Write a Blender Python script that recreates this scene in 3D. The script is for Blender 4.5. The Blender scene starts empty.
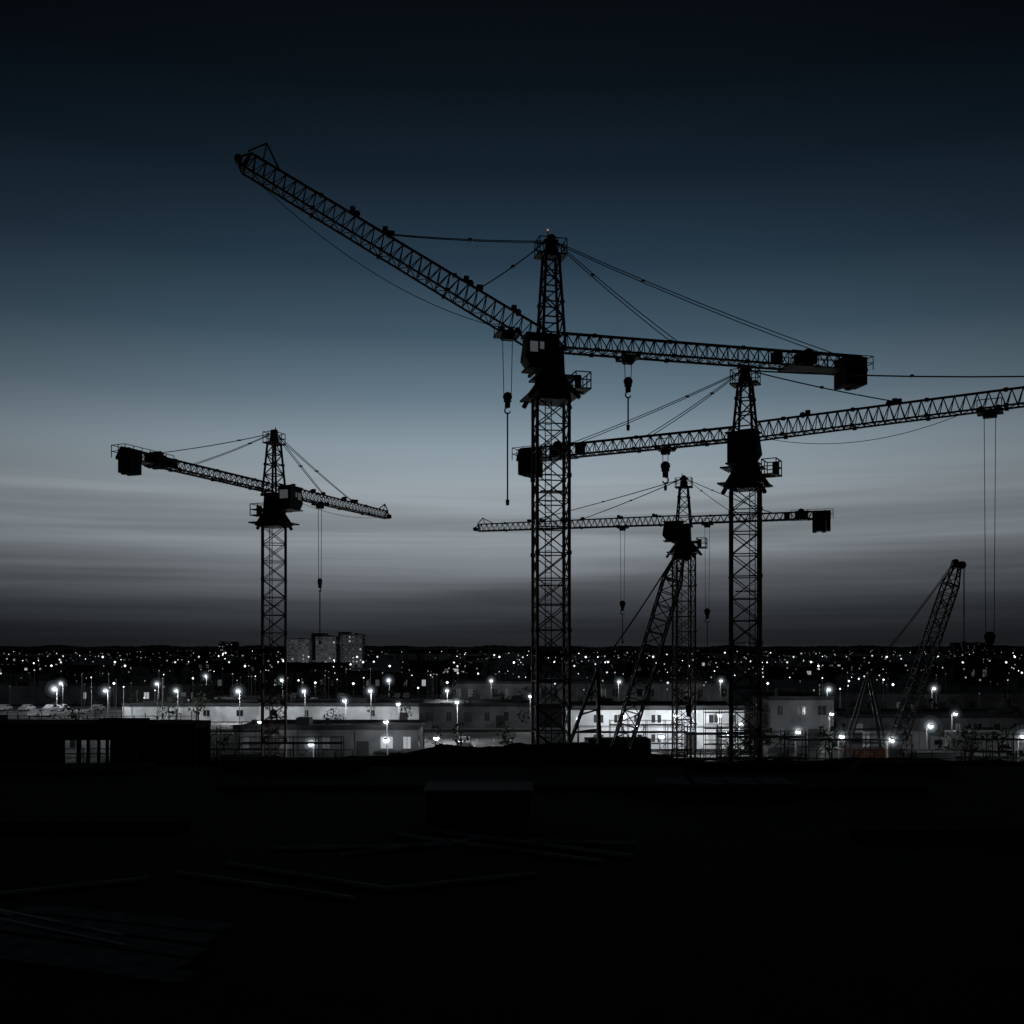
import bpy, math, random
from mathutils import Vector, Matrix, noise
random.seed(7)
S = bpy.context.scene
S.view_settings.view_transform = 'Standard'
S.view_settings.look = 'None'
S.view_settings.exposure = 0
COL = S.collection

# ------------------------------------------------------------ materials
def mat(name, c, rough=0.8, metal=0.0, var=0.25, scale=3.0, spec=0.2):
    m = bpy.data.materials.new(name); m.use_nodes = True
    nt = m.node_tree; b = nt.nodes['Principled BSDF']
    tc = nt.nodes.new('ShaderNodeTexCoord'); n = nt.nodes.new('ShaderNodeTexNoise')
    n.inputs['Scale'].default_value = scale; n.inputs['Detail'].default_value = 6
    r = nt.nodes.new('ShaderNodeValToRGB')
    r.color_ramp.elements[0].position = 0.3; r.color_ramp.elements[1].position = 0.7
    r.color_ramp.elements[0].color = tuple(x*(1-var) for x in c)+(1,)
    r.color_ramp.elements[1].color = tuple(min(1, x*(1+var)) for x in c)+(1,)
    nt.links.new(tc.outputs['Object'], n.inputs['Vector'])
    nt.links.new(n.outputs['Fac'], r.inputs['Fac'])
    nt.links.new(r.outputs['Color'], b.inputs['Base Color'])
    b.inputs['Roughness'].default_value = rough
    b.inputs['Metallic'].default_value = metal
    b.inputs['Specular IOR Level'].default_value = spec
    return m

def emit(name, c, s):
    m = bpy.data.materials.new(name); m.use_nodes = True
    nt = m.node_tree; nt.nodes.clear()
    o = nt.nodes.new('ShaderNodeOutputMaterial'); e = nt.nodes.new('ShaderNodeEmission')
    e.inputs['Color'].default_value = c+(1,); e.inputs['Strength'].default_value = s
    nt.links.new(e.outputs[0], o.inputs['Surface'])
    m.cycles.emission_sampling = 'NONE'
    return m

def halomat(name, c, s):
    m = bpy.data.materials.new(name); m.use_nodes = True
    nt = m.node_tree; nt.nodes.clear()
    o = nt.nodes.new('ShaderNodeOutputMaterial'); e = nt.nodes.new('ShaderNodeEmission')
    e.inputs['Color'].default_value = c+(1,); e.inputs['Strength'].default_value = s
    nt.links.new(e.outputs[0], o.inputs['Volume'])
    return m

M_crane = mat('crane_paint', (0.12, 0.05, 0.032), 0.6, 0.0, 0.35, 2)
M_cdark = mat('crane_dark_steel', (0.03, 0.03, 0.032), 0.6)
M_cable = mat('steel_rope', (0.02, 0.02, 0.022), 0.7)
M_cw = mat('counterweight_concrete', (0.05, 0.05, 0.05), 0.9)
M_glass = mat('cab_glass', (0.05, 0.06, 0.07), 0.1, spec=0.5)
M_cabw = emit('cab_pane_glow', (0.85, 0.92, 1.0), 0.06)  # added glow for the pale cab panes, no lamp inside
M_red = emit('obstruction_red', (1, 0.45, 0.4), 0.4)
M_ground = mat('ground_earth', (0.032, 0.033, 0.033), 0.95, var=0.7, scale=0.03, spec=0.05)
M_slab = mat('raw_concrete_dark', (0.024, 0.025, 0.027), 0.95, var=0.85, scale=0.22, spec=0.03)
M_dirt = mat('dirt', (0.02, 0.019, 0.018), 1.0, var=0.5, scale=1.2, spec=0.02)
M_wood = mat('timber', (0.16, 0.16, 0.16), 0.9, var=0.5, scale=2, spec=0.05)
M_line = mat('pale_batten', (0.6, 0.62, 0.64), 0.9, var=0.5, scale=0.6, spec=0.05)
M_rebar = mat('rebar', (0.04, 0.03, 0.025), 0.8)
M_asph = mat('asphalt', (0.05, 0.05, 0.052), 0.9, var=0.25, scale=0.3, spec=0.1)
M_yard = mat('yard_concrete', (0.22, 0.22, 0.22), 0.9, var=0.6, scale=0.12, spec=0.1)
M_paint = mat('road_paint', (0.75, 0.75, 0.75), 0.7)
M_kerb = mat('kerb_stone', (0.3, 0.3, 0.3), 0.9)
M_white = mat('white_cladding', (0.5, 0.51, 0.52), 0.7, var=0.4, scale=0.22)
M_grey = mat('grey_render', (0.15, 0.155, 0.16), 0.85, var=0.5, scale=0.3)
M_pale = mat('apartment_panel', (0.25, 0.26, 0.27), 0.85, var=0.3, scale=0.1)
M_dk = mat('dark_render', (0.045, 0.045, 0.048), 0.9, var=0.5, scale=0.3)
M_roof = mat('roof_felt', (0.045, 0.045, 0.047), 0.95, var=0.4, scale=0.3, spec=0.05)
M_win = mat('window_dark', (0.015, 0.017, 0.02), 0.2, spec=0.5)
M_trunk = mat('bark', (0.04, 0.03, 0.025), 0.95)
M_leaf = mat('foliage', (0.03, 0.04, 0.025), 0.95, var=0.5, scale=0.4, spec=0.05)
M_car1 = mat('car_paint', (0.4, 0.4, 0.42), 0.35, spec=0.5)
M_tyre = mat('tyre', (0.02, 0.02, 0.02), 0.9)
M_pole = mat('galvanised', (0.1, 0.1, 0.105), 0.6)
E_w = [emit('lamp_white_a', (0.98, 0.98, 1.0), 1.0), emit('lamp_white_b', (0.95, 0.97, 1.0), 0.3),
       emit('lamp_cool_c', (0.88, 0.95, 1.0), 3.0), emit('lamp_warm', (1.0, 0.85, 0.7), 0.45), emit('lamp_faint', (.95, .96, 1), .1)]
E_lamp = emit('lamp_head_glow', (0.93, 0.98, 1.0), 8)
E_win = emit('window_lit', (0.9, 0.95, 1.0), 0.4)
E_wind = emit('window_dim', (0.85, 0.92, 1.0), 0.06)
V_in = halomat('lamp_halo_core', (0.88, 0.96, 1.0), 0.6)  # bloom round the lamp heads, put in as glowing volumes, no mist
V_out = halomat('lamp_halo_mid', (0.8, 0.92, 1.0), 0.09)
V_far = halomat('lamp_halo_outer', (0.75, 0.9, 1.0), 0.009)

# ------------------------------------------------------------ builder
class MB:
    def __init__(s): s.v = []; s.f = []; s.m = []; s.mats = []
    def mi(s, m):
        if m not in s.mats: s.mats.append(m)
        return s.mats.index(m)
    def add(s, vs, fs, m):
        o = len(s.v); s.v += [tuple(v) for v in vs]; k = s.mi(m)
        for f in fs: s.f.append(tuple(i+o for i in f)); s.m.append(k)
    def bar(s, a, b, w, m):
        a = Vector(a); b = Vector(b); d = b-a
        if d.length < 1e-6: return
        d.normalize(); up = Vector((0, 0, 1)) if abs(d.z) < 0.9 else Vector((1, 0, 0))
        x = d.cross(up).normalized(); y = d.cross(x).normalized(); h = w/2
        vs = [p + x*i*h + y*j*h for p in (a, b) for i, j in ((-1,-1),(1,-1),(1,1),(-1,1))]
        s.add(vs, [(0,1,2,3),(7,6,5,4),(0,4,5,1),(1,5,6,2),(2,6,7,3),(3,7,4,0)], m)
    def box(s, c, d, m, top=1.0, rot=0):
        cx, cy, cz = c; dx, dy, dz = (q/2 for q in d); cr, sr = math.cos(rot), math.sin(rot)
        vs = []
        for k, t in ((-1, 1), (1, top)):
            for i, j in ((-1,-1),(1,-1),(1,1),(-1,1)):
                x, y = i*dx*t, j*dy*t
                vs.append((cx+x*cr-y*sr, cy+x*sr+y*cr, cz+k*dz))
        s.add(vs, [(3,2,1,0),(4,5,6,7),(0,1,5,4),(1,2,6,5),(2,3,7,6),(3,0,4,7)], m)
    def cyl(s, a, b, r1, r2, n, m):
        a = Vector(a); b = Vector(b); d = (b-a).normalized()
        up = Vector((0, 0, 1)) if abs(d.z) < 0.9 else Vector((1, 0, 0))
        x = d.cross(up).normalized(); y = d.cross(x)
        vs = [a+(x*math.cos(t)+y*math.sin(t))*r1 for t in [2*math.pi*i/n for i in range(n)]]
        vs += [b+(x*math.cos(t)+y*math.sin(t))*r2 for t in [2*math.pi*i/n for i in range(n)]]
        fs = [(i, (i+1) % n, n+(i+1) % n, n+i) for i in range(n)] + [tuple(range(n))[::-1], tuple(range(n, 2*n))]
        s.add(vs, fs, m)
    def ball(s, c, r, m, n=8, k=5, sz=1.0):
        vs = [(c[0], c[1], c[2]+r*sz)]
        for j in range(1, k):
            p = math.pi*j/k
            for i in range(n):
                t = 2*math.pi*i/n
                vs.append((c[0]+r*math.sin(p)*math.cos(t), c[1]+r*math.sin(p)*math.sin(t), c[2]+r*sz*math.cos(p)))
        vs.append((c[0], c[1], c[2]-r*sz)); e = len(vs)-1
        fs = [(0, 1+i, 1+(i+1) % n) for i in range(n)]
        for j in range(k-2):
            for i in range(n):
                a = 1+j*n+i; b = 1+j*n+(i+1) % n; fs.append((a, a+n, b+n, b))
        fs += [(e, 1+(k-2)*n+(i+1) % n, 1+(k-2)*n+i) for i in range(n)]
        s.add(vs, fs, m)
    def octa(s, c, r, m):
        x, y, z = c
        s.add([(x+r,y,z),(x-r,y,z),(x,y+r,z),(x,y-r,z),(x,y,z+r),(x,y,z-r)],
              [(0,2,4),(2,1,4),(1,3,4),(3,0,4),(2,0,5),(1,2,5),(3,1,5),(0,3,5)], m)
    def line(s, pts, w, m):
        for a, b in zip(pts, pts[1:]): s.bar(a, b, w, m)
    def sag(s, a, b, d, w, m, n=10):
        a = Vector(a); b = Vector(b)
        s.line([a.lerp(b, i/n)-Vector((0, 0, d*4*(i/n)*(1-i/n))) for i in range(n+1)], w, m)
    def mesh(s, name):
        me = bpy.data.meshes.new(name); me.from_pydata(s.v, [], s.f)
        for m in s.mats: me.materials.append(m)
        me.polygons.foreach_set('material_index', s.m); me.update()
        return me
    def obj(s, name, parent=None, loc=(0,0,0)):
        o = bpy.data.objects.new(name, s.mesh(name)); COL.objects.link(o); o.location = loc
        if parent: o.parent = parent
        return o

def empty(name, loc=(0,0,0), rz=0):
    e = bpy.data.objects.new(name, None); COL.objects.link(e)
    e.location = loc; e.rotation_euler = (0, 0, rz); e.empty_display_size = 0.5
    return e

# ------------------------------------------------------------ lattice helpers
def lattice_tower(mb, z0, z1, w0, w1, bay, rot, m, leg=0.2, dg=0.085, style='X', cx=0, cy=0):
    n = max(1, round((z1-z0)/bay)); h = (z1-z0)/n
    def c(i, k):
        t = i/n; w = (w0+(w1-w0)*t)/2; a = rot+math.pi/4+k*math.pi/2
        return Vector((cx+w*math.sqrt(2)*math.cos(a), cy+w*math.sqrt(2)*math.sin(a), z0+h*i))
    for k in range(4):
        mb.bar(c(0, k), c(n, k), leg, m)
        for i in range(n):
            a, b, d, e = c(i, k), c(i, k+1), c(i+1, k), c(i+1, k+1)
            mb.bar(a, b, dg*1.1, m)
            if style == 'X': mb.bar(a, e, dg, m); mb.bar(b, d, dg, m)
            elif (i+k) % 2: mb.bar(a, e, dg, m)
            else: mb.bar(b, d, dg, m)
            if i % 3 == 0: mb.box(c(i, k), (leg*1.6, leg*1.6, leg*1.4), m, rot=rot)
        mb.bar(c(n, k), c(n, k+1), dg*1.4, m)

def truss(mb, a, b, w, h, bay, m, ch=0.13, dg=0.065, taper=1.0, box=False):
    """triangular boom (two bottom chords, one top) or four-chord boom"""
    a = Vector(a); b = Vector(b); d = (b-a); L = d.length; d.normalize()
    side = d.cross(Vector((0, 0, 1))).normalized(); up = side.cross(d).normalized()
    n = max(2, round(L/bay))
    def P(i, k):
        t = i/n; q = 1+(taper-1)*t; p = a+d*(L*t)
        if box:
            sx, sy = ((-1,-1),(1,-1),(1,1),(-1,1))[k % 4]
            return p+side*(sx*w/2*q)+up*(sy*h/2*q)
        if k == 0: return p-side*(w/2*q)-up*(h/2*q)
        if k == 1: return p+side*(w/2*q)-up*(h/2*q)
        return p+up*(h/2*q)
    if box:
        for k in range(4):
            mb.bar(P(0, k), P(n, k), ch, m)
            for i in range(n):
                if i % 2: mb.bar(P(i, k), P(i+1, k+1), dg, m)
                else: mb.bar(P(i, k+1), P(i+1, k), dg, m)
                mb.bar(P(i, k), P(i, k+1), dg*0.9, m)
            mb.bar(P(n, k), P(n, k+1), ch, m)
        return P
    for k in range(3): mb.bar(P(0, k), P(n, k), ch*(1.25 if k == 2 else 1), m)
    for i in range(n):
        mid = (P(i, 2)+P(i+1, 2))/2
        for k in (0, 1):
            mb.bar(P(i, k), mid, dg, m); mb.bar(mid, P(i+1, k), dg, m)
        mb.bar(P(i, 0), P(i, 1), dg, m)
        mb.bar(P(i, i % 2), P(i+1, 1-i % 2), dg*0.9, m)
        if i % 7 == 3:    # section joints
            for k in (0, 1, 2): mb.box(P(i, k), (.24, .24, .24), m)
    mb.bar(P(n, 0), P(n, 1), ch, m); mb.bar(P(n, 0), P(n, 2), ch, m); mb.bar(P(n, 1), P(n, 2), ch, m)
    return P

def railing(mb, pts, h, m, w=0.05, closed=False, step=0.7):
    q = pts+[pts[0]] if closed else pts
    for a, b in zip(q, q[1:]):
        a = Vector(a); b = Vector(b); n = max(1, round((b-a).length/step))
        for i in range(n+1):
            p = a.lerp(b, i/n); mb.bar(p, p+Vector((0, 0, h)), w, m)
        for hh in (h, h*0.5): mb.bar(a+Vector((0, 0, hh)), b+Vector((0, 0, hh)), w, m)

def hook_block(mb, x, y, z, zend, s=1.0):
    mb.box((x, y, z+0.35*s), (0.55*s, 0.3*s, 0.5*s), M_cdark, top=0.75)
    mb.cyl((x, y-0.12*s, z+0.5*s), (x, y+0.12*s, z+0.5*s), 0.34*s, 0.34*s, 12, M_cdark)
    mb.box((x, y, z-0.1*s), (0.36*s, 0.26*s, 0.45*s), M_cdark)
    pts = [Vector((x+0.22*s*math.cos(t), y, z-0.55*s+0.22*s*math.sin(t))) for t in [math.pi/2-0.5*i for i in range(10)]]
    mb.line(pts, 0.09*s, M_cdark)
    if zend is not None:
        mb.bar((x, y, z-0.7*s), (x, y, zend+0.3), 0.08, M_cable)
        mb.cyl((x, y, zend), (x, y, zend+0.35), 0.1, 0.13, 8, M_cdark)

def tower_crane(loc, az, mw, mrot, slew_z, jib_z, head_z, jl, rise, cl, jties, cties, trol, cab_side,
                cab_u=0.6, jh=1.15, jw=1.15, cw_size=(1.8, 1.6, 2.1), cw_n=1, red=False, undersag=None, cd=1.0, cab_glow=False, plat=-1, paint=None):
    root = empty('tower_crane', loc, az)
    m = paint or M_crane
    # mast
    b = MB(); lattice_tower(b, 0.4, slew_z, mw, mw, mw*0.8, mrot-az, m, 0.17, 0.066)
    b.box((0, 0, 0.2), (mw+2.2, mw+2.2, 0.4), M_cw, rot=mrot-az)
    for k in range(int(slew_z/0.35)):   # ladder
        b.bar((0.15, mw*0.3, 0.6+k*0.35), (0.55, mw*0.3, 0.6+k*0.35), 0.035, m)
    b.bar((0.15, mw*0.3, 0.5), (0.15, mw*0.3, slew_z), 0.05, m); b.bar((0.55, mw*0.3, 0.5), (0.55, mw*0.3, slew_z), 0.05, m)
    for zz in range(6, int(slew_z)-3, 6):
        b.box((0, mw*0.2, zz), (mw*0.8, mw*0.5, 0.06), M_cdark, rot=mrot-az)
    b.obj('mast', root)
    # slewing unit
    b = MB()
    b.box((0, 0, slew_z+0.1), (mw*1.0, mw*1.0, 0.35), M_cdark)
    b.box((0, 0, slew_z+0.25+0.02), (mw*1.6, mw*1.6, 0.12), M_cdark)
    b.cyl((0, 0, slew_z+0.33), (0, 0, slew_z+1.1), mw*0.78, mw*0.5, 16, M_cdark)
    for k in range(4):
        a = math.pi/4+k*math.pi/2+mrot-az
        b.bar((mw*0.55*math.cos(a), mw*0.55*math.sin(a), slew_z+1.2), (mw*1.08*math.cos(a), mw*1.08*math.sin(a), slew_z-0.1), 0.22, M_cdark)
    b.cyl((0, 0, slew_z+1.1), (0, 0, slew_z+1.5), mw*0.5, mw*0.55, 16, M_cdark)
    b.box((0, 0, (slew_z+1.5+jib_z-0.5)/2), (mw*0.74, mw*0.66, jib_z-0.5-slew_z-1.5), M_cdark, top=0.9)
    b.box((-0.2, 0, slew_z+1.45), (mw*1.35, mw*1.1, 0.1), M_cdark)
    # side service platform with basket rail
    px = plat*mw*0.95; pz = slew_z+0.8
    b.box((px, 0, pz), (1.1, mw*0.8, 0.08), M_cdark)
    railing(b, [(px-0.5, -mw*0.4, pz+.04), (px+0.5, -mw*0.4, pz+.04), (px+0.5, mw*0.4, pz+.04), (px-0.5, mw*0.4, pz+.04)], 1.0, M_cdark, 0.06, True)
    b.cyl((px+0.2, 0.3, pz), (px+0.2, 0.3, pz+.9), 0.22, 0.22, 10, M_cdark)
    b.obj('slewing_unit', root)
    # cab
    b = MB(); cy = cab_side*(mw*0.42+0.75); cz = slew_z+2.55
    prof = [(-0.95, -1.0), (0.75, -1.0), (1.15, -0.45), (0.95, 1.0), (-0.95, 1.0)]
    vs = [(cab_u+x, cy+s*0.65, cz+z) for s in (-1, 1) for x, z in prof]
    b.add(vs, [(4,3,2,1,0), (5,6,7,8,9)]+[(i, (i+1) % 5, 5+(i+1) % 5, 5+i) for i in range(5)], M_cdark)
    lw = M_cabw if cab_glow else M_glass  # glowing panes added on some cabs, plain glass on the rest
    for s in (-1, 1):
        y = cy+s*0.665
        for (x0, x1, z0, z1, mm) in ((0.35, 0.85, -0.1, 0.55, lw), (-0.05, .22, 0.1, 0.55, lw), (-0.75, -0.3, 0.0, 0.75, M_glass)):
            b.add([(cab_u+x0, y, cz+z0), (cab_u+x1, y, cz+z0), (cab_u+x1, y, cz+z1), (cab_u+x0, y, cz+z1)], [(0,1,2,3)], mm)
    xb = cab_u-.965
    b.add([(xb, cy-.45, cz-.1), (xb, cy+.45, cz-.1), (xb, cy+.45, cz+.7), (xb, cy-.45, cz+.7)], [(0,1,2,3)], lw)
    b.box((cab_u, cy, cz-1.07), (2.1, 1.5, 0.1), M_cdark)
    b.box((cab_u, cy, cz+1.05), (2.2, 1.45, 0.08), M_cdark)
    b.bar((cab_u-0.7, 0, cz-1.05), (cab_u-0.7, cy, cz-1.05), 0.18, M_cdark)
    b.bar((cab_u+0.3, 0, cz-1.05), (cab_u+0.3, cy, cz-1.05), 0.18, M_cdark)
    b.obj('operator_cab', root)
    # tower head
    b = MB(); top = head_z
    lattice_tower(b, jib_z-0.7, top-1.3, mw*0.74, mw*0.42, 1.0, 0, m, 0.15, 0.075, 'Z')
    b.box((0, 0, top-1.25), (1.9, 1.3, 0.1), M_cdark)
    railing(b, [(-0.9, -0.6, top-1.2), (0.9, -0.6, top-1.2), (0.9, 0.6, top-1.2), (-0.9, 0.6, top-1.2)], 0.95, m, 0.05, True, 0.6)
    b.box((0, 0, top-0.75), (0.9, 0.6, 0.9), M_cdark, top=0.6)
    b.cyl((0, -0.25, top-0.2), (0, 0.25, top-0.2), 0.3, 0.3, 12, M_cdark)
    b.bar((0.45, 0, top-0.3), (-0.45, 0, top-0.3), 0.22, M_cdark)
    b.bar((0.2, 0, top-0.1), (0.2, 0, top+0.35), 0.06, M_cdark)
    if red: b.ball((0.2, 0, top+0.42), 0.07, M_red, 8, 5)
    b.obj('tower_head', root)
    # jib
    b = MB(); cr, sr = math.cos(rise), math.sin(rise)
    J = lambda t, dz=0, s=0: Vector((0.7+t*cr-dz*sr, s, jib_z+t*sr+dz*cr))
    truss(b, J(0), J(jl), jw, jh, 0.66, m, 0.11, 0.048, 0.82)
    # tip: nose frame
    b.bar(J(jl+.2, jh*0.4), J(jl-0.5, jh*1.15), 0.09, m); b.bar(J(jl-0.5, jh*1.15), J(jl-1.9, jh*0.4), 0.09, m); b.bar(J(jl-0.5, jh*1.15), J(jl-.8, jh*0.4), 0.07, m)
    for s in (-1, 1): b.bar(J(jl, -jh*0.4, s*jw*.4), J(jl+0.55, -jh*0.1, s*.1), 0.12, m)
    b.bar(J(jl, jh*0.4), J(jl+0.55, -jh*0.1), 0.1, m)
    b.cyl(J(jl+0.45, -0.15, -0.2), J(jl+0.45, -0.15, 0.2), 0.24, 0.24, 10, M_cdark)
    for t in (jl*0.1, jl*0.27, jl*0.55, jl*0.66):   # floodlights / sheaves on the top chord
        b.cyl(J(t, jh*0.55, -0.1), J(t, jh*0.55, 0.1), 0.2, 0.2, 10, M_cdark)
        b.box(J(t+0.35, jh*0.5+0.16), (0.3, 0.3, 0.34), M_cdark)
    b.obj('jib', root)
    # counter jib
    b = MB(); C = lambda t, z=0, s=0: Vector((-0.7-t, s, jib_z+z-0.05))
    truss(b, C(0), C(cl), jw*0.95, jh*0.78, .75, m, 0.13, 0.055)
    b.box(C(cl*0.86, -jh*0.41-0.02), (cl*0.27, jw*1.35, 0.07), M_cdark)
    r0 = C(cl*0.73, -jh*0.4, -jw*0.68); r1 = C(cl+0.3, -jh*0.4, -jw*0.68)
    r2 = C(cl+0.3, -jh*0.4, jw*0.68); r3 = C(cl*0.73, -jh*0.4, jw*0.68)
    railing(b, [r0, r1, r2, r3], 0.95, m, 0.045, False, 0.9)
    b.box(C(cl*0.8, 0.12), (1.3, 0.9, 0.7), M_cdark)              # winch
    b.cyl(C(cl*0.8, 0.35, -0.5), C(cl*0.8, 0.35, 0.5), 0.38, 0.38, 12, M_cdark)
    b.box(C(cl*0.7, 0.05), (0.6, 0.6, 0.7), M_cdark)
    b.obj('counter_jib', root)
    b = MB()
    for k in range(cw_n):
        cx = cl-0.9-k*(cw_size[0]+1.6)
        nb = 4; ww = cw_size[0]/nb
        for i in range(nb):
            h = cw_size[2]*(1-0.05*(i % 2))*(1 if k == 0 else 0.5)
            b.box(C(cx+(i-1.5)*ww, 0.35-h/2), (ww*0.93, cw_size[1], h), M_cw)
    b.obj('counterweight', root)
    # ties
    b = MB(); T = Vector((0, 0, top-0.35))
    for t, w in jties:
        for s in (-0.12, 0.12): b.sag(T+Vector((0.35, s, 0)), J(t, jh*0.55, s*0.6), 0.12*w, 0.045, M_cable, 6)
        b.box(J(t, jh*0.6), (0.4, 0.3, 0.3), M_cdark)
        q = (T+Vector((0.35, 0, 0))).lerp(J(t, jh*0.55), 0.5); b.box(q-Vector((0, 0, 0.1*w)), (0.2, 0.34, 0.12), M_cdark)
    for t, w in cties:
        for s in (-0.3, 0.3): b.sag(T+Vector((-0.35, s*0.4, 0)), C(t, jh*0.4, s), 0.15*w, 0.045, M_cable, 6)
        q = (T+Vector((-0.35, 0, 0))).lerp(C(t, jh*0.4), 0.3); b.box(q-Vector((0, 0, 0.12*w)), (0.2, 0.3, 0.1), M_cdark)
    if undersag: b.sag(J(undersag[0], -jh*0.6), J(undersag[1], -jh*0.6), undersag[2], 0.035, M_cable, 14)
    b.obj('tie_bars', root)
    # trolleys + hoist ropes + hooks
    for t, hz, ez, sc in trol:
        b = MB(); p = J(t, -jh*0.62) if t > 0 else C(-t, -jh*0.55)
        b.box(p, (1.5*sc, jw*1.15, 0.16), M_cdark)
        for i in (-1, 1):
            for s in (-1, 1): b.cyl(p+Vector((i*0.5, s*jw*0.5-0.05, 0.15)), p+Vector((i*0.5, s*jw*0.5+0.05, 0.15)), 0.17, 0.17, 8, M_cdark)
            b.bar(p+Vector((i*0.7*sc, -jw*0.55, 0)), p+Vector((i*0.7*sc, -jw*0.55, 0.7)), 0.05, M_cdark)
        b.bar(p+Vector((-0.7*sc, -jw*0.55, 0.7)), p+Vector((0.7*sc, -jw*0.55, 0.7)), 0.05, M_cdark)
        b.box(p-Vector((0, 0, 0.2)), (0.8*sc, 0.5, 0.3), M_cdark)
        for i in (-1, 1): b.bar((p.x+i*0.33*sc, 0, p.z), (p.x+i*0.24*sc, 0, hz+0.4), 0.038, M_cable)
        hook_block(b, p.x, 0, hz, ez, cd)
        b.obj('trolley_and_hook', root)
    return root

A = lambda x, y: math.atan2(y, x)
# big near crane
tower_crane((2.5, 66, 0), A(-.969, -.249), 2.05, math.radians(7), 29.9, 33.85, 40.5, 20.5, math.radians(26.9), 22.0,
            [(11.2, 1), (4.9, 1)], [(19.6, 1.6), (7.9, 1)], [(2.0, 29.6, 23.1, 1), (-4.6, 31.1, 28.3, 0.8)], 1, 1.15,
            jh=1.4, jw=1.3, cw_size=(1.7, 1.5, 2.0), red=True, undersag=(19, 3, 1.2), cab_glow=True, cd=.85)
# right crane
tower_crane((16.4, 72, 0), A(.88, -.475), 1.95, math.radians(-9), 25.2, 29.2, 33.8, 33, math.radians(1.6), 17.2,
            [(21, 2), (9.5, 1)], [(12.6, 1), (6.5, 1)], [(14.9, 14.2, None, 1), (-5.2, 26.8, 25.5, 0.7)], -1, .3,
            jh=1.2, jw=1.15, cw_size=(1.5, 1.4, 2.1), undersag=(1, 13, 0.9), plat=1)
# left crane
tower_crane((-22.3, 96, 0), A(.392, .92), 2.1, math.radians(12), 25.4, 29.0, 34.4, 20.3, 0.0, 18.6,
            [(13, 1), (7.5, 0.5)], [(15.5, 1), (10.5, 1)], [(6.9, 20.3, 14.4, 0.9)], -1, 0.2,
            jh=1.0, jw=1.0, cw_size=(1.2, 1.25, 1.9), cw_n=2, cab_glow=True, undersag=(2, 18, 0.6), cd=.85)
# far middle crane
tower_crane((19.3, 115, 0), A(-.95, .312), 2.1, math.radians(4), 24.4, 28.4, 33.3, 23.8, 0.0, 15.0,
            [(17.5, 1), (11, 1)], [(9, 1), (5, 1)], [(6.3, 18.6, 14.5, 0.8), (-1.9, 17.6, 12, 0.8)], 1, 0.9,
            jh=1.0, jw=1.0, cw_size=(1.9, 1.5, 2.2), paint=mat('crane_paint_aged', (0.045, 0.028, 0.022), .7))

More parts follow.
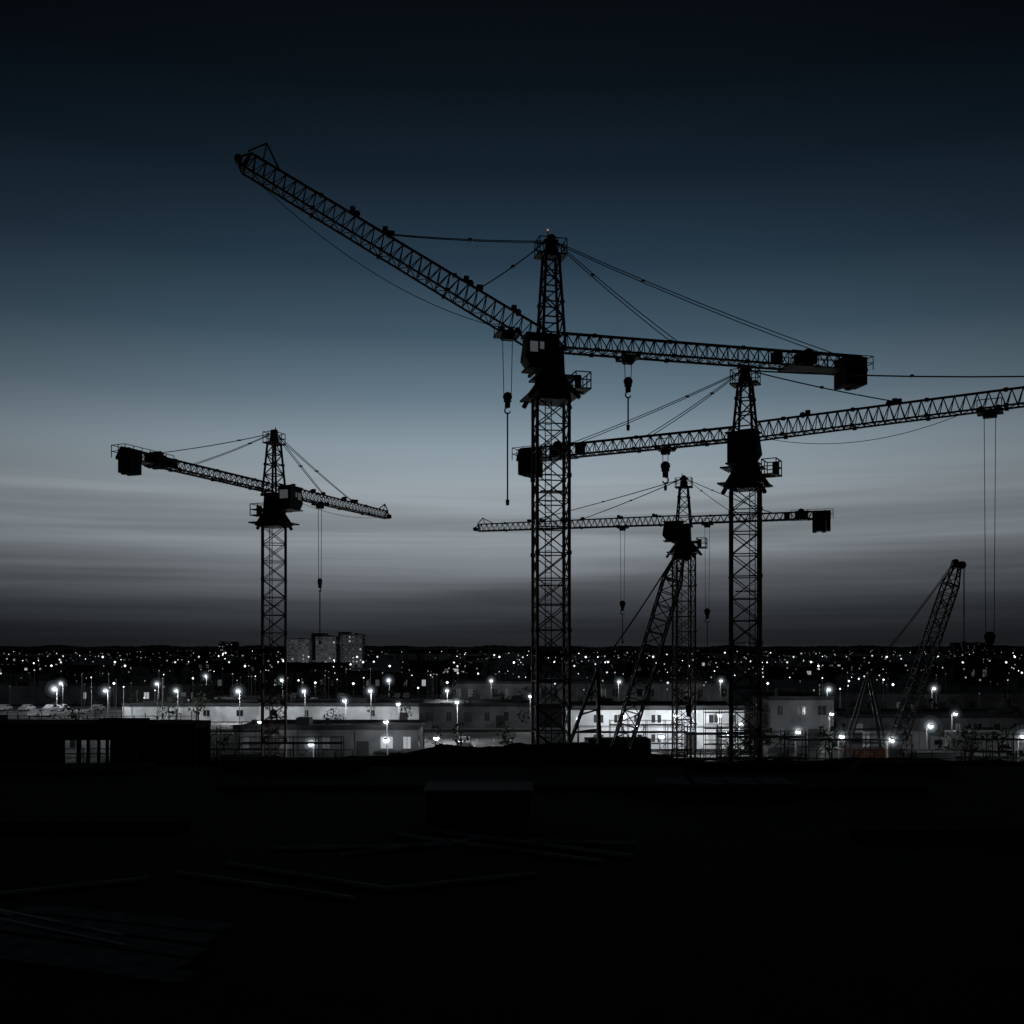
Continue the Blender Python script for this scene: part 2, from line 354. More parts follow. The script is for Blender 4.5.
# ------------------------------------------------------------ crawler cranes
def crawler_crane(loc, foot, tip, bw, mast_tip, rope_z):
    root = empty('crawler_crane', loc); fx, fz = foot; tx, tz = tip; mx, mz = mast_tip
    b = MB()
    for s in (-1, 1):
        y = s*1.9
        b.cyl((-2.6, y-0.4, 0.6), (-2.6, y+0.4, 0.6), 0.6, 0.6, 14, M_tyre)
        b.cyl((2.6, y-0.4, 0.6), (2.6, y+0.4, 0.6), 0.6, 0.6, 14, M_tyre)
        b.box((0, y, 0.61), (5.2, 0.8, 1.18), M_tyre)
        for i in range(14): b.box((-2.8+i*0.43, y, 1.23), (0.3, 0.85, 0.06), M_cdark)
        for i in range(7): b.cyl((-2.1+i*0.7, y-0.45, 0.35), (-2.1+i*0.7, y+0.45, 0.35), 0.22, 0.22, 8, M_cdark)
    b.box((0, 0, 0.95), (2.4, 3.0, 0.5), M_cdark)
    b.cyl((0, 0, 1.2), (0, 0, 1.5), 1.1, 1.1, 16, M_cdark)
    b.obj('tracks', root)
    b = MB()
    b.box((-0.9, 0, 2.4), (5.2, 2.8, 1.7), M_crane, top=0.97)
    b.box((-3.3, 0, 2.3), (1.1, 3.3, 1.5), M_cw)
    b.box((1.6, -1.55, 2.75), (1.7, 0.95, 2.0), M_crane, top=0.85)
    b.box((1.75, -2.04, 3.05), (1.2, 0.04, 1.0), M_glass)
    b.obj('upper_body', root)
    b = MB(); CM_ = M_cdark
    d = Vector((tx-fx, 0, tz-fz))
    a = Vector((fx, 0, fz)); e = Vector((tx, 0, tz)); q = a.lerp(e, 0.12); r = a.lerp(e, 0.9)
    for s in (-1, 1):
        b.bar(a+Vector((0, s*0.4, 0)), q+Vector((0, s*bw/2, 0))+Vector((-0.4, 0, 0.1)), 0.16, CM_)
        b.bar(a+Vector((0, s*0.4, 0)), q+Vector((0, s*bw/2, 0))+Vector((0.4, 0, -0.1)), 0.16, CM_)
    truss(b, q, r, bw, bw, bw*0.8, CM_, 0.15, 0.085, box=True)
    truss(b, r, e, bw, bw, bw*0.8, CM_, 0.13, 0.08, taper=0.45, box=True)
    b.box(e, (1.1, 0.7, 0.5), M_cdark); b.cyl(e+Vector((0.45, -0.35, 0)), e+Vector((0.45, 0.35, 0)), 0.42, 0.42, 12, M_cdark)
    b.cyl(e+Vector((-0.2, -0.3, 0.35)), e+Vector((-0.2, 0.3, 0.35)), 0.3, 0.3, 12, M_cdark)
    b.obj('lattice_boom', root)
    b = MB(); mt = Vector((mx, 0, mz))
    for s in (-1, 1):
        b.bar((fx-0.6, s*0.9, fz+0.4), mt+Vector((0, s*0.35, 0)), 0.26, CM_)
        b.bar((-2.9, s*0.9, 3.2), mt+Vector((0, s*0.35, 0)), 0.2, CM_)
        for k in range(1, 6):
            t = k/6; p = Vector((fx-0.6, s*0.9, fz+0.4)).lerp(mt, t); p2 = Vector((-2.9, s*0.9, 3.2)).lerp(mt, t-0.08)
            b.bar(p, p2, 0.1, CM_)
        b.sag(mt+Vector((0, s*0.3, 0)), e+Vector((-0.2, s*0.25, 0.4)), 0.25, 0.07, M_cable)
        b.bar(e+Vector((0.75, s*0.15, 0)), (tx+0.75, s*0.1, rope_z), 0.05, M_cable)
    b.bar(mt+Vector((0, -0.4, 0)), mt+Vector((0, 0.4, 0)), 0.3, M_cdark)
    b.bar(mt+Vector((0.2, 0, -0.5)), a.lerp(e, 0.62)+Vector((0, 0, 0.4)), 0.05, M_cable)
    hook_block(b, tx+0.75, 0, rope_z-0.4, None, 0.9)
    b.obj('gantry_and_ropes', root)
crawler_crane((6.6, 85, 0), (1.3, 1.9), (7.3, 21.6), 1.45, (0.5, 12.2), 9)
crawler_crane((38.8, 110, 0), (1.9, 1.9), (9.0, 22.9), 1.35, (-0.5, 11.3), 14.4)

# ------------------------------------------------------------ ground, roads
b = MB()
R = 16000
b.add([(-R, -300, 0), (R, -300, 0), (R, 30000, 0), (-R, 30000, 0)], [(0,1,2,3)], M_ground); b.obj('ground')
def road(x0, x1, y, w):
    b = MB(); b.add([(x0, y-w/2, .008), (x1, y-w/2, .008), (x1, y+w/2, .008), (x0, y+w/2, .008)], [(0,1,2,3)], M_asph)
    x = x0
    while x < x1:
        b.add([(x, y-.08, .012), (x+3, y-.08, .012), (x+3, y+.08, .012), (x, y+.08, .012)], [(0,1,2,3)], M_paint); x += 8
    for s in (-1, 1): b.box(((x0+x1)/2, y+s*(w/2+.1), .065), (x1-x0, .18, .13), M_kerb)
    b.obj('road')
    b = MB()
    for s in (-1, 1): b.box(((x0+x1)/2, y+s*(w/2+1.3), .06), (x1-x0, 2.2, .12), M_yard)
    b.obj('pavement')
road(-260, 260, 172, 8); road(-600, 600, 330, 10); road(-900, 900, 560, 12)
def lot(x0, x1, y0, y1):
    b = MB(); b.add([(x0, y0, .004), (x1, y0, .004), (x1, y1, .004), (x0, y1, .004)], [(0,1,2,3)], M_yard)
    x = x0+2
    while x < x1-2:
        for yy in (y0+2, (y0+y1)/2):
            b.add([(x, yy, .008), (x+.12, yy, .008), (x+.12, yy+5, .008), (x, yy+5, .008)], [(0,1,2,3)], M_paint)
        x += 2.6
    b.obj('parking_lot')
lots = [(-150, -42, 205, 245), (-36, 4, 140, 166), (38, 95, 108, 150), (6, 36, 118, 134), (-95, 10, 255, 310), (40, 160, 190, 240), (-240, -120, 300, 360), (-110, -2, 180, 193)]
for l in lots: lot(*l)

# ------------------------------------------------------------ buildings
def building(name, cx, cy, w, d, h, wall, floors, lit=0.1, wfrac=0.55, rot=0, nwin=None, plant=True, dim=None):
    root = empty(name, (cx, cy, 0), rot)
    b = MB(); b.box((0, 0, h/2), (w, d, h), wall)
    for s in (-1, 1):   # pilasters
        k = max(2, int(w/6))
        for i in range(k+1): b.box((-w/2+i*w/k, s*(d/2+.06), h/2), (.3, .12, h-.02), wall)
    b.obj('walls', root)
    b = MB(); b.box((0, 0, h+.15), (w+.5, d+.5, .3), M_roof)
    b.box((0, -d/2-.1, h+.45), (w+.5, .2, .3), M_dk); b.box((0, d/2+.1, h+.45), (w+.5, .2, .3), M_dk)
    if plant:
        for _ in range(max(1, int(w/14))):
            x = random.uniform(-w/2+2, w/2-2); y = random.uniform(-d/4, d/4); q = random.uniform(.5, 1.3)
            b.box((x, y, h+.3+q/2), (random.uniform(1.5, 4), random.uniform(1.5, 3), q), M_dk)
            b.cyl((x+3, y, h+.3), (x+3, y, h+1.3), .2, .2, 8, M_dk)
    b.obj('roof', root)
    fh = h/floors
    nw = nwin or max(2, int(w/3)); b = MB(); g = w/nw
    skip = [random.random() < .3 for _ in range(nw)]
    for s in (-1, 1):
        for f in range(floors):
            for i in range(nw):
                if floors < 4 and skip[i]: continue
                x = -w/2+(i+.5)*g; z = f*fh+fh*.55; y = s*(d/2+.015)
                ww, hh = g*wfrac/2*random.choice([.6, 1, 1]), fh*.2
                r = random.random(); m = E_win if r < lit*.3 else (E_wind if r < lit*1.6 else M_win)
                b.add([(x-ww, y, z-hh), (x+ww, y, z-hh), (x+ww, y, z+hh), (x-ww, y, z+hh)], [(0,1,2,3)], m)
                b.box((x, s*(d/2+.05), z-hh-.06), (ww*2+.2, .1, .1), wall)
                b.box((x, s*(d/2+.03), z), (.06, .05, hh*2), wall)
    nd = max(1, int(d/4))
    for s in (-1, 1):
        for f in range(floors):
            for i in range(nd):
                y = -d/2+(i+.5)*d/nd; z = f*fh+fh*.52; x = s*(w/2+.015)
                m = E_wind if random.random() < lit else M_win
                b.add([(x, y-.8, z-fh*.2), (x, y+.8, z-fh*.2), (x, y+.8, z+fh*.2), (x, y-.8, z+fh*.2)], [(0,1,2,3)], m)
    b.obj('windows', root)
    b = MB(); b.box((w*.2, -d/2-.08, min(1.2, h*.3)), (1.6, .1, min(2.4, h*.6)), M_dk); b.obj('door', root)
    return root
building('office_building', -23.5, 134, 23, 9, 3.7, M_grey, 1, .7, .6, nwin=9)
building('warehouse', -53, 136, 15, 9, 3.4, M_grey, 1, .2, .5, nwin=5)
building('warehouse', -36, 203, 76, 16, 2.9, M_white, 1, .05, .2, nwin=12)
building('office_building', 20, 148, 24, 12, 5.4, M_white, 2, .5, .5, nwin=9)
building('office_building', 41.5, 152, 9, 10, 6.5, M_grey, 2, .2, .4)
building('warehouse', 66, 162, 30, 14, 3.4, M_grey, 1, .2, .4)
building('warehouse', -6, 184, 20, 12, 3.8, M_grey, 1, .15, .4)
building('warehouse', 98, 218, 60, 20, 4, M_dk, 1, .2, .4)
building('warehouse', -115, 264, 70, 20, 4, M_dk, 1, .2, .4)
building('warehouse', 20, 268, 70, 20, 5, M_grey, 1, .25, .4)
building('warehouse', -60, 342, 90, 22, 5, M_dk, 1, .25, .4)
# apartment blocks on the skyline
for (x, y, w, h) in ((-148, 715, 15, 20), (-130, 722, 14, 21.8), (-113, 728, 15, 23), (-139, 740, 9, 24), (-121, 742, 7, 25)):
    building('apartment_block', x, y, w, 14, h, M_pale, 8, .2, .45, nwin=int(w/2.4), plant=(w > 10))
for (x, y, w, h) in ((560, 1250, 45, 20), (-470, 1700, 30, 24)):
    building('apartment_block', x, y, w, 14, h, M_grey, 8, .12, .5, nwin=int(w/2.4))
# scattered low city blocks
placed = []
for i in range(80):
    y = 380*math.exp(random.random()*1.7); x = random.uniform(-.62, .62)*y
    w = random.uniform(14, 50)*(1+y/2500)
    if any(abs(x-a) < (w+c)/2+4 and abs(y-bb) < 30 for a, bb, c in placed): continue
    if abs(x+.18*y) < 50 and 560 < y < 760: continue
    if abs(y-560) < 24 or abs(y-330) < 22: continue
    placed.append((x, y, w))
    building(random.choice(['warehouse', 'office_building']), x, y, w, random.uniform(10, 20), random.uniform(3.5, 7.5), M_dk, random.choice([1, 2]), .15, .4, nwin=int(w/4), plant=False)

# ------------------------------------------------------------ trees
def tree_mass(name, pts):
    b = MB()
    for (x, y, h) in pts:
        b.cyl((x, y, 0), (x+random.uniform(-.3, .3), y, h*.5), h*.035, h*.02, 5, M_trunk)
        for k in range(3):
            a = random.uniform(0, 6.28); b.bar((x, y, h*.35), (x+math.cos(a)*h*.2, y+math.sin(a)*h*.2, h*.7), h*.015, M_trunk)
        n = 80
        for k in range(n):
            a = random.uniform(0, 6.28); r = h*.36*math.sqrt(random.random()); z = random.uniform(.28, 1)
            r *= math.sin(math.pi*min(1, (z-.18)/.9))**.6
            c = Vector((x+r*math.cos(a), y+r*math.sin(a), z*h)); s = h*random.uniform(.03, .08)
            v = [c+Vector([random.uniform(-s, s) for _ in range(3)]) for _ in range(3)]
            v.append(v[1]+v[2]-v[0]); b.add(v, [(0,1,3,2)], M_leaf)
    return b.obj(name)
pts = []
for i in range(22):
    y0 = 270*math.exp(random.random()*1.5); x0 = random.uniform(-.55, .55)*y0
    for k in range(16): pts.append((x0+random.uniform(-40, 40), y0+random.uniform(-6, 6), random.uniform(5, 9)))
tree_mass('tree_row', pts)
pts = [(random.uniform(-.55, .55)*190, random.choice([179, 250, 195, 220])+random.uniform(-3, 3), random.uniform(3, 6)) for _ in range(70)]
pts += [(random.uniform(25, 70), random.uniform(122, 128), random.uniform(3, 5)) for _ in range(14)]
pts += [(random.uniform(-40, 6), random.uniform(136, 141), random.uniform(2.5, 4.2)) for _ in range(9)]
tree_mass('tree_row', pts)
# far woodland closing the horizon
b = MB()
for (yy, hh, amp) in ((2600, 12, 5), (4200, 17, 8), (7500, 28, 16)):
    n = 700; W = yy*.75
    vs = []
    for i in range(n+1):
        x = -W+2*W*i/n
        z = hh+amp*noise.noise(Vector((x*.004, yy, 0)))+amp*.5*noise.noise(Vector((x*.05, yy, 3)))
        dy = 20*noise.noise(Vector((x*.02, 0, 9)))
        vs += [(x, yy+dy, 0), (x, yy+dy+30, z*.8), (x, yy+dy+90, z), (x, yy+dy+400, 0)]
    fs = [(4*i+k, 4*i+4+k, 4*i+5+k, 4*i+1+k) for i in range(n) for k in range(3)]
    b.add(vs, fs, M_leaf)
b.obj('distant_woodland')

# ------------------------------------------------------------ city lights
b = MB()
def dot(x, y, z, r, k):
    b.octa((x, y, z), r, E_w[k]); b.bar((x, y, 0), (x, y, z-r), .1, M_pole)
for i in range(1500):
    u = random.random(); y = 185*math.exp(u*2.75); x = random.uniform(-.56, .56)*y
    if noise.noise(Vector((x/y*7+3, math.log(y)*3.5, 0))) < .0 and random.random() < .8: continue
    r = .07+y*.0005*random.choice([.35, .5, .6, .7, .8, 1, 1.5])
    if u > .7:
        r *= .6
        if random.random() < .4: continue
    dot(x, y, random.uniform(4, 9), r, random.choice([0, 0, 1, 1, 1, 2, 2, 3, 3, 4, 4, 4]))
for (yy, st, h) in ((230, 22, 6), (340, 20, 8), (430, 26, 8), (575, 34, 9)):
    x = -.56*yy
    while x < .56*yy:
        dot(x+random.uniform(-5, 5), yy+random.uniform(-8, 8), h, .12+yy*.0008, random.choice([0, 2, 2])); x += st*random.uniform(.4, 2.2)
b.obj('city_lights')

# ------------------------------------------------------------ street lamps
def lamp_mesh(h):
    b = MB(); b.cyl((0, 0, 0), (0, 0, h), .1, .06, 8, M_pole); b.cyl((0, 0, 0), (0, 0, .5), .16, .14, 8, M_pole)
    b.bar((0, 0, h), (0, -.9, h+.25), .07, M_pole); b.box((0, -1.1, h+.27), (.34, .7, .12), M_pole)
    b.ball((0, -1.1, h+.12), .27, E_lamp, 10, 6, .75)
    return b.mesh('street_lamp')
def ballmesh(r, m, name):
    b = MB(); b.ball((0, 0, 0), r, m, 20, 12); return b.mesh(name)
LM = {h: lamp_mesh(h) for h in (4.8, 6.0)}
G_in = ballmesh(.42, V_in, 'halo_core'); G_out = ballmesh(.72, V_out, 'halo_mid'); G_far = ballmesh(1.2, V_far, 'halo_outer')
def lamp(x, y, h=4.8, p=1500, halo=1.0):
    o = bpy.data.objects.new('street_lamp', LM[h]); COL.objects.link(o); o.location = (x, y, 0)
    l = bpy.data.lights.new('lamp_light', 'POINT'); l.energy = p; l.color = (.92, .97, 1); l.shadow_soft_size = .25
    lo = bpy.data.objects.new('lamp_light', l); COL.objects.link(lo); lo.parent = o; lo.location = (0, -1.1, h-.15)
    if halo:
        for g in (G_in, G_out, G_far):  # nested glowing shells standing in for bloom
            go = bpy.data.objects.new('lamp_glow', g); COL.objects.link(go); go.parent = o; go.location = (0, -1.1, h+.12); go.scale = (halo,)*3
for (x, y, p, s) in ((-19, 98, 160, 1), (-12.4, 102, 180, 1), (-7.6, 104, 90, .6), (31, 112, 260, 1), (33.8, 106, 160, .9), (37.4, 102, 160, 1),
                  (48.6, 120, 300, 1.1), (52.4, 106, 260, 1.1), (15.3, 106, 80, .7), (14.6, 121, 700, .8), (23, 110, 120, .8), (27.5, 124, 700, .7),
                  (8.5, 132, 1100, .9), (15, 138, 1500, 1), (22, 138.5, 1500, .9), (28, 139, 900, .7), (-31, 127, 260, .6), (-15.5, 127, 500, .8), (-54, 129, 500, .5),  # lamps close to the grey office front are added to light its wall
                  (61, 142, 500, .8), (71, 128, 450, .8), (44, 142, 500, .6)):
    lamp(x, y, 4.8, p, s)
for (x, y, p, s) in ((-88, 198, 3000, 1.5), (-75, 190, 1800, 1.2), (-62, 190, 1500, 1.1), (-50, 188, 2200, 1.3), (-38, 188, 1500, 1.1), (-26, 189, 2000, 1.2), (-12, 190, 1500, 1), (3, 168, 500, .8),
                  (-107, 200, 1400, 1.2), (-120, 215, 1500, 1.3), (-100, 228, 1500, 1.2), (-78, 226, 1500, 1.2), (-140, 226, 1300, 1.2), (-25, 154, 1600, 1), (-8, 150, 1800, .9), (-16, 145, 900, .7),
                  (60, 195, 700, 1.2), (82, 200, 600, 1.1), (110, 200, 600, 1.1), (-56, 250, 1200, 1.3), (-30, 250, 1200, 1.4), (-5, 247, 1000, 1.2), (25, 240, 1200, 1.2), (50, 246, 900, 1.2), (-85, 285, 1200, 1.4)):
    lamp(x, y, 6.0, p, s)
for (x, y) in ((-150, 672), (-118, 680)): lamp(x, y, 6.0, 8000, 0)  # extra lamps added only to brighten the apartment fronts

# ------------------------------------------------------------ vehicles
def car_mesh():
    b = MB(); W = .88
    prof = [(-2.15,.35),(-2.2,.8),(-1.95,.95),(-1.35,1.02),(-.8,1.42),(.55,1.45),(1.15,1.0),(2.0,.88),(2.2,.6),(2.15,.35)]
    n = len(prof)
    vs = [(x, -W*(.82 if z > 1.2 else 1), z) for x, z in prof]+[(x, W*(.82 if z > 1.2 else 1), z) for x, z in prof]
    b.add(vs, [tuple(range(n))[::-1], tuple(range(n, 2*n))]+[(i, (i+1) % n, n+(i+1) % n, n+i) for i in range(n)], M_car1)
    for s in (-1, 1):
        b.add([(-1.2, s*.875, 1.05), (.95, s*.875, 1.05), (.5, s*.75, 1.38), (-.75, s*.75, 1.38)], [(0,1,2,3)], M_win)
        for x in (-1.35, 1.35): b.cyl((x, s*.7, .33), (x, s*.92, .33), .33, .33, 12, M_tyre)
    return b.mesh('parked_car')
CM = car_mesh()
for l in lots[:6]:
    x = l[0]+3.3
    while x < l[1]-3:
        if random.random() < .42:
            o = bpy.data.objects.new('parked_car', CM); COL.objects.link(o)
            o.location = (x, random.choice([l[2]+4.4, (l[2]+l[3])/2+2.4]), .012); o.rotation_euler = (0, 0, math.pi/2*random.choice([1, -1]))
        x += 2.6
def truck(x, y, rz):
    root = empty('delivery_truck', (x, y, 0), rz)
    b = MB(); b.box((-1, 0, 2.1), (7.5, 2.4, 2.4), M_white)
    for i in range(9): b.box((-4.5+i*.87, 0, 2.1), (.06, 2.46, 2.36), M_grey)
    b.obj('cargo_box', root)
    b = MB(); b.box((4.0, 0, 1.6), (1.9, 2.3, 2.1), M_white, top=.9); b.box((4.86, 0, 2.0), (.06, 1.8, .7), M_win); b.box((4.1, -1.13, 2.0), (1.0, .06, .6), M_win)
    b.box((0, 0, .75), (9.5, 1.6, .25), M_cdark); b.obj('cab_and_chassis', root)
    b = MB()
    for xx in (-3.6, -2.5, 3.8):
        for s in (-1, 1): b.cyl((xx, s*.85, .5), (xx, s*1.2, .5), .5, .5, 14, M_tyre)
    b.obj('wheels', root)
truck(61, 132, 0); truck(50, 131, .05); truck(-30, 150, 0)

# ------------------------------------------------------------ foreground unfinished building
ZS = 7.3
root = empty('unfinished_concrete_building')
b = MB(); b.box((0, 21.5, ZS-.2), (150, 73, .4), M_slab)
for x in range(-70, 75, 7):
    b.box((x, 57.2, (ZS-.4)/2), (.6, .6, ZS-.4), M_slab); b.box((x, 45, (ZS-.4)/2), (.6, .6, ZS-.4), M_slab)
b.box((0, 44, 3.4), (149, .3, 6.8), M_slab)
b.obj('roof_slab', root)
b = MB()   # upstands and steps giving the irregular edge
for (x, y, w, d, h) in ((-24.5, 56, 9, 3, .25), (-12, 57, 8, 1, .5), (14, 57, 9, .5, .28), (21.5, 56.5, 5, 1.2, .45), (-4, 49, 20, 1, .2), (12, 47, 14, .4, .35), (-18, 38, 12, .4, .3), (20, 36, 16, .5, .35)):
    b.box((x, y, ZS+h/2), (w, d, h), M_slab)
b.obj('upstands', root)
b = MB()   # starter bars / guard rails at rear edge
for x in [-28+i*3.6+random.uniform(-.7, .7) for i in range(17)]:
    for i in range(4):
        for j in range(2):
            b.bar((x+i*.13, 57+j*.35, ZS), (x+i*.13+random.uniform(-.05, .05), 57+j*.35, ZS+random.uniform(.55, 1.1)), .03, M_rebar)
for (x0, x1) in ((-19, -9), (9, 27)):
    railing(b, [(x0, 57.8, ZS), (x1, 57.8, ZS)], .95, M_rebar, .04, False, 1.6)
b.obj('starter_bars', root)
# pale battens laid out on the slab
b = MB()
for (x0, y0, x1, y1) in ((-3.4, 37.7, 3.9, 32.7), (-4.2, 36.6, 2.8, 31.9), (-8.8, 31.6, -3.4, 28.3), (-3.4, 28.3, .7, 30.2), (-10, 30.4, -4.2, 27.2), (-14, 26.5, -9, 23.6), (-13.2, 25.4, -8.6, 22.8), (-10.5, 29.6, -14.8, 27.2), (-1, 36, -5.5, 33), (.5, 35.5, 4.2, 34.8), (-8, 34, -2, 34.6)):
    b.bar((x0, y0, ZS+.05), (x1, y1, ZS+.05), .1, M_line)
b.obj('timber_battens')
b = MB()
b.box((-1.3, 41, ZS+.55), (4.0, 2.4, 1.1), M_slab)
for i in range(14): b.box((-3.1+i*.28, 39.77, ZS+.55), (.1, .06, .9), M_grey)
b.box((-1.3, 41, ZS+1.14), (4.3, 2.7, .08), M_grey)
b.obj('rooftop_plant_unit')
b = MB()
for i in range(4):
    for j in range(4): b.box((7.5+i*1.6+random.uniform(-.1, .1), 47.5, ZS+.08+j*.14), (1.4, 2.6, .1), M_wood, rot=random.uniform(-.04, .04))
for i in range(5): b.box((-9.5+random.uniform(-.3, .3), 21.6+i*.9, ZS+.05), (6, .7, .06), M_wood, rot=-.35+random.uniform(-.05, .05))
b.obj('board_stack')
# earth mound behind the slab, crane bases stand in it
b = MB(); nx, ny = 170, 24; vs = []
for j in range(ny+1):
    for i in range(nx+1):
        x = -42+84*i/nx; y = 58.4+9*j/ny; e = math.sin(math.pi*j/ny)
        f = 7.1+.95*math.exp(-((x-0.5)/8.5)**4)+.12*math.sin(x*.35)
        f += .35*noise.noise(Vector((x*.35, y*.3, 0)))+.2*noise.noise(Vector((x*1.3, y*1.1, 5)))+.1*noise.noise(Vector((x*4, y*3, 8)))
        if x < -19: f -= min(1.6, (-19-x)*.5)
        vs.append((x, y, f*e**.35 if 0 < j < ny else 0))
b.add(vs, [(j*(nx+1)+i, j*(nx+1)+i+1, (j+1)*(nx+1)+i+1, (j+1)*(nx+1)+i) for j in range(ny) for i in range(nx)], M_dirt)
b.obj('earth_mound')
# concrete shell building at the left (an open bay shows the lit yard behind)
root = empty('concrete_shell_building', (-31.6, 70, 0))
b = MB(); W = 21.; HD = 1.6
b.box((0, 0, 8.75), (W, 2*HD+.3, .4), M_slab); b.box((0, 0, 2.85), (W, 2*HD+.3, 5.7), M_slab)
b.box((-6, .3, 9.15), (5, 2, .4), M_slab); b.box((5, 0, 9.05), (3, 2, .2), M_slab)
for y in (-HD, HD):
    b.box((-5.1, y, 7.12), (10.8, .24, 2.84), M_slab); b.box((7.65, y, 7.12), (5.7, .24, 2.84), M_slab)
    b.box((2.55, y, 8.2), (4.48, .24, .7), M_slab)
    for x in (1.3, 2.7, 3.3): b.box((x, y, 6.77), (.16, .2, 2.14), M_slab)
    b.bar((.35, y, 6.95), (4.75, y, 6.95), .06, M_rebar)
b.obj('frame', root)
b = MB(); railing(b, [(-W/2+.3, -HD, 8.95), (W/2-.3, -HD, 8.95)], .5, M_rebar, .035, False, 1.5)
for i in range(24): b.bar((-9+i*.8, 1, 8.95), (-9+i*.8+random.uniform(-.1, .1), 1, 8.95+random.uniform(.2, .7)), .04, M_rebar)
b.obj('roof_rails', root)

# scaffolding around the site
def scaffold(x, y, w, h, d=1.3, rz=0):
    b = MB(); nx = max(1, round(w/2)); nz = max(1, round(h/2))
    for i in range(nx+1):
        for j in (0, d): b.bar((i*w/nx, j, 0), (i*w/nx, j, h+.6), .07, M_rebar)
    for k in range(1, nz+1):
        z = k*h/nz
        for j in (0, d):
            b.bar((0, j, z), (w, j, z), .06, M_rebar); b.bar((0, j, z+.5), (w, j, z+.5), .05, M_rebar)
        b.box((w/2, d/2, z-.04), (w, d*.8, .05), M_rebar)
    for i in range(nx):
        b.bar((i*w/nx, 0, (i % nz)*h/nz), ((i+1)*w/nx, 0, (i % nz+1)*h/nz), .05, M_rebar)
    o = b.obj('scaffolding', None, (x, y, 0)); o.rotation_euler = (0, 0, rz)
scaffold(6, 92, 10, 6.4); scaffold(19, 94, 8, 5.8); scaffold(27, 100, 12, 5); scaffold(-24, 90, 9, 5.6); scaffold(44, 98, 10, 5.2); scaffold(13, 76, 5, 7.6); scaffold(-36, 104, 12, 5.5)
scaffold(12, 125, 9, 4.6); scaffold(24, 127, 8, 6)
def container(x, y, z, rz):
    b = MB(); b.box((0, 0, 1.3), (6, 2.4, 2.5), M_grey)
    for i in range(20): b.box((-2.85+i*.3, -1.22, 1.3), (.14, .05, 2.3), M_grey)
    b.box((0, 0, 2.62), (6.1, 2.5, .1), M_dk); b.box((1, -1.24, 1.6), (1.2, .05, .8), M_win); b.box((-1.5, -1.24, 1.1), (.9, .05, 2.0), M_dk)
    o = b.obj('site_cabin', None, (x, y, z)); o.rotation_euler = (0, 0, rz)
for (x, y, z, r) in ((10, 98, 0, .1), (10.1, 98.1, 2.7, .1), (24, 104, 0, -.05), (45, 112, 0, 0), (-12, 112, 0, .04), (-28, 110, 0, 0), (32, 118, 0, .1), (14, 129, 0, .2)): container(x, y, z, r)
# mesh fence along the site
b = MB()
x = -60
while x < 90:
    b.bar((x, 116, 0), (x, 116, 2.1), .08, M_pole)
    for zz in (.3, 1.1, 2.0): b.bar((x, 116, zz), (x+3, 116, zz), .04, M_pole)
    for q in range(8): b.bar((x+q*.37, 116, .2), (x+q*.37, 116, 2.0), .025, M_pole)
    x += 3
b.obj('site_fence')

# ------------------------------------------------------------ world
w = bpy.data.worlds.new('World'); S.world = w; w.use_nodes = True
nt = w.node_tree; nt.nodes.clear(); N = nt.nodes.new; Lk = nt.links.new
out = N('ShaderNodeOutputWorld'); bg = N('ShaderNodeBackground')
tc = N('ShaderNodeTexCoord'); sep = N('ShaderNodeSeparateXYZ'); Lk(tc.outputs['Generated'], sep.inputs[0])
ramp = N('ShaderNodeValToRGB'); Lk(sep.outputs['Z'], ramp.inputs['Fac'])
def lin(v): v /= 255; return v/12.92 if v <= .04045 else ((v+.055)/1.055)**2.4
stops = [(0.0, (34, 36, 40)), (.018, (39, 42, 46)), (.038, (57, 61, 66)), (.066, (93, 98, 103)), (.105, (128, 135, 140)), (.145, (148, 157, 163)),
         (.19, (137, 152, 162)), (.235, (101, 120, 133)), (.29, (65, 86, 101)), (.35, (39, 57, 72)), (.42, (20, 33, 44)), (.48, (11, 19, 26)), (.55, (6, 10, 13)), (.7, (2, 4, 6))]
cr = ramp.color_ramp
while len(cr.elements) > 1: cr.elements.remove(cr.elements[-1])
cr.elements[0].position = 0; cr.elements[0].color = tuple(lin(c) for c in stops[0][1])+(1,)
for p, c in stops[1:]:
    e = cr.elements.new(p); e.color = tuple(lin(q) for q in c)+(1,)
def mth(op, a, bb=None, clamp=False):
    n = N('ShaderNodeMath'); n.operation = op; n.use_clamp = clamp
    for i, q in enumerate((a, bb)):
        if q is None: continue
        if isinstance(q, (int, float)): n.inputs[i].default_value = q
        else: Lk(q, n.inputs[i])
    return n.outputs[0]
# streaky clouds, two scales
def streak(sx, sz, sc, rot, lo, hi, seed):
    mp = N('ShaderNodeMapping'); mp.inputs['Scale'].default_value = (sx, sx, sz); mp.inputs['Rotation'].default_value = (0, math.radians(rot), 0); mp.inputs['Location'].default_value = (seed, 0, 0)
    Lk(tc.outputs['Generated'], mp.inputs['Vector'])
    ns = N('ShaderNodeTexNoise'); ns.inputs['Scale'].default_value = sc; ns.inputs['Detail'].default_value = 3; ns.inputs['Roughness'].default_value = .5; ns.inputs['Distortion'].default_value = .5
    Lk(mp.outputs[0], ns.inputs['Vector'])
    mr = N('ShaderNodeMapRange'); mr.interpolation_type = 'SMOOTHSTEP'; mr.inputs['From Min'].default_value = .3; mr.inputs['From Max'].default_value = .7; mr.inputs['To Min'].default_value = lo; mr.inputs['To Max'].default_value = hi
    Lk(ns.outputs['Fac'], mr.inputs['Value']); return mr.outputs[0]
st = mth('MULTIPLY', streak(1.4, 36, 1.2, .7, .74, 1.24, 3.1), streak(2.6, 80, 1.3, 1.2, .91, 1.09, 8.7))
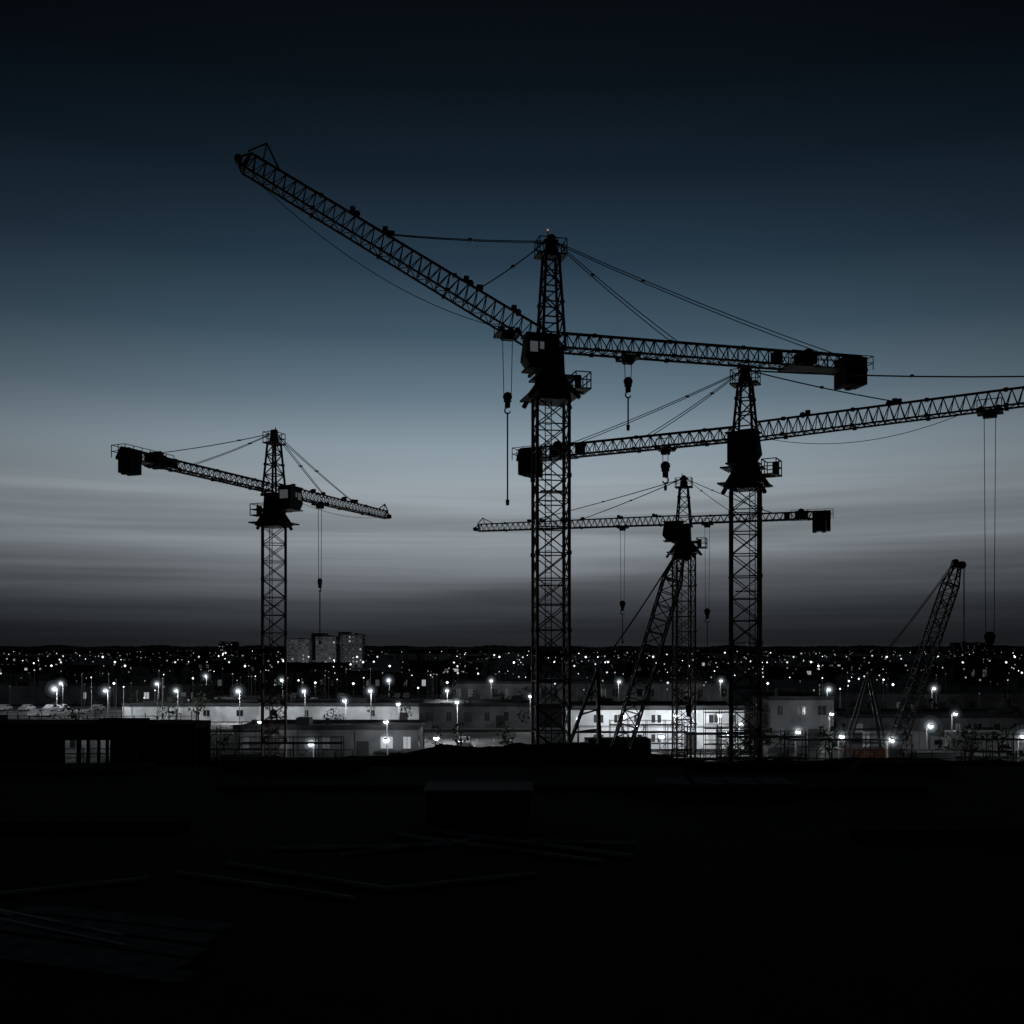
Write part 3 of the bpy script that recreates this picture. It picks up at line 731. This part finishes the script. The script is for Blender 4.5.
mask = N('ShaderNodeMapRange'); mask.interpolation_type = 'SMOOTHSTEP'; mask.inputs['From Min'].default_value = .19; mask.inputs['From Max'].default_value = .10
Lk(sep.outputs['Z'], mask.inputs['Value'])
cl = mth('ADD', mth('MULTIPLY', mth('SUBTRACT', st, 1.0), mask.outputs[0]), 1.0)
# azimuth glow around the point where the sun set
ln = mth('SQRT', mth('ADD', mth('MULTIPLY', sep.outputs['X'], sep.outputs['X']), mth('MULTIPLY', sep.outputs['Y'], sep.outputs['Y'])))
cosa = mth('DIVIDE', sep.outputs['Y'], mth('ADD', ln, .0001))
pw = mth('ADD', mth('MULTIPLY', sep.outputs['Z'], 7.0), 3.2)
az = mth('ADD', mth('POWER', mth('MAXIMUM', cosa, 0.0), pw), .03)
fac = mth('MULTIPLY', cl, az)
vm = N('ShaderNodeVectorMath'); vm.operation = 'SCALE'; Lk(ramp.outputs['Color'], vm.inputs[0]); Lk(fac, vm.inputs['Scale'])
Lk(vm.outputs[0], bg.inputs['Color']); bg.inputs['Strength'].default_value = 1.0
sky = N('ShaderNodeTexSky'); sky.sky_type = 'NISHITA'; sky.sun_disc = False; sky.sun_elevation = math.radians(-4); sky.sun_rotation = 0
bg2 = N('ShaderNodeBackground'); Lk(sky.outputs[0], bg2.inputs['Color']); bg2.inputs['Strength'].default_value = 0.002
ad = N('ShaderNodeAddShader'); Lk(bg.outputs[0], ad.inputs[0]); Lk(bg2.outputs[0], ad.inputs[1]); Lk(ad.outputs[0], out.inputs['Surface'])
sl = bpy.data.lights.new('sun', 'SUN'); sl.energy = .01; sl.angle = math.radians(10); sl.color = (.8, .9, 1)
so = bpy.data.objects.new('sun', sl); COL.objects.link(so); so.rotation_euler = (math.radians(-86), 0, 0)

# ------------------------------------------------------------ camera
cam = bpy.data.cameras.new('camera'); co = bpy.data.objects.new('camera', cam); COL.objects.link(co)
co.location = (0, 0, 14); co.rotation_euler = (math.radians(90), 0, 0)
cam.lens = 36; cam.sensor_width = 36; cam.shift_y = 136/1024; cam.clip_end = 60000; cam.clip_start = .1
S.camera = co
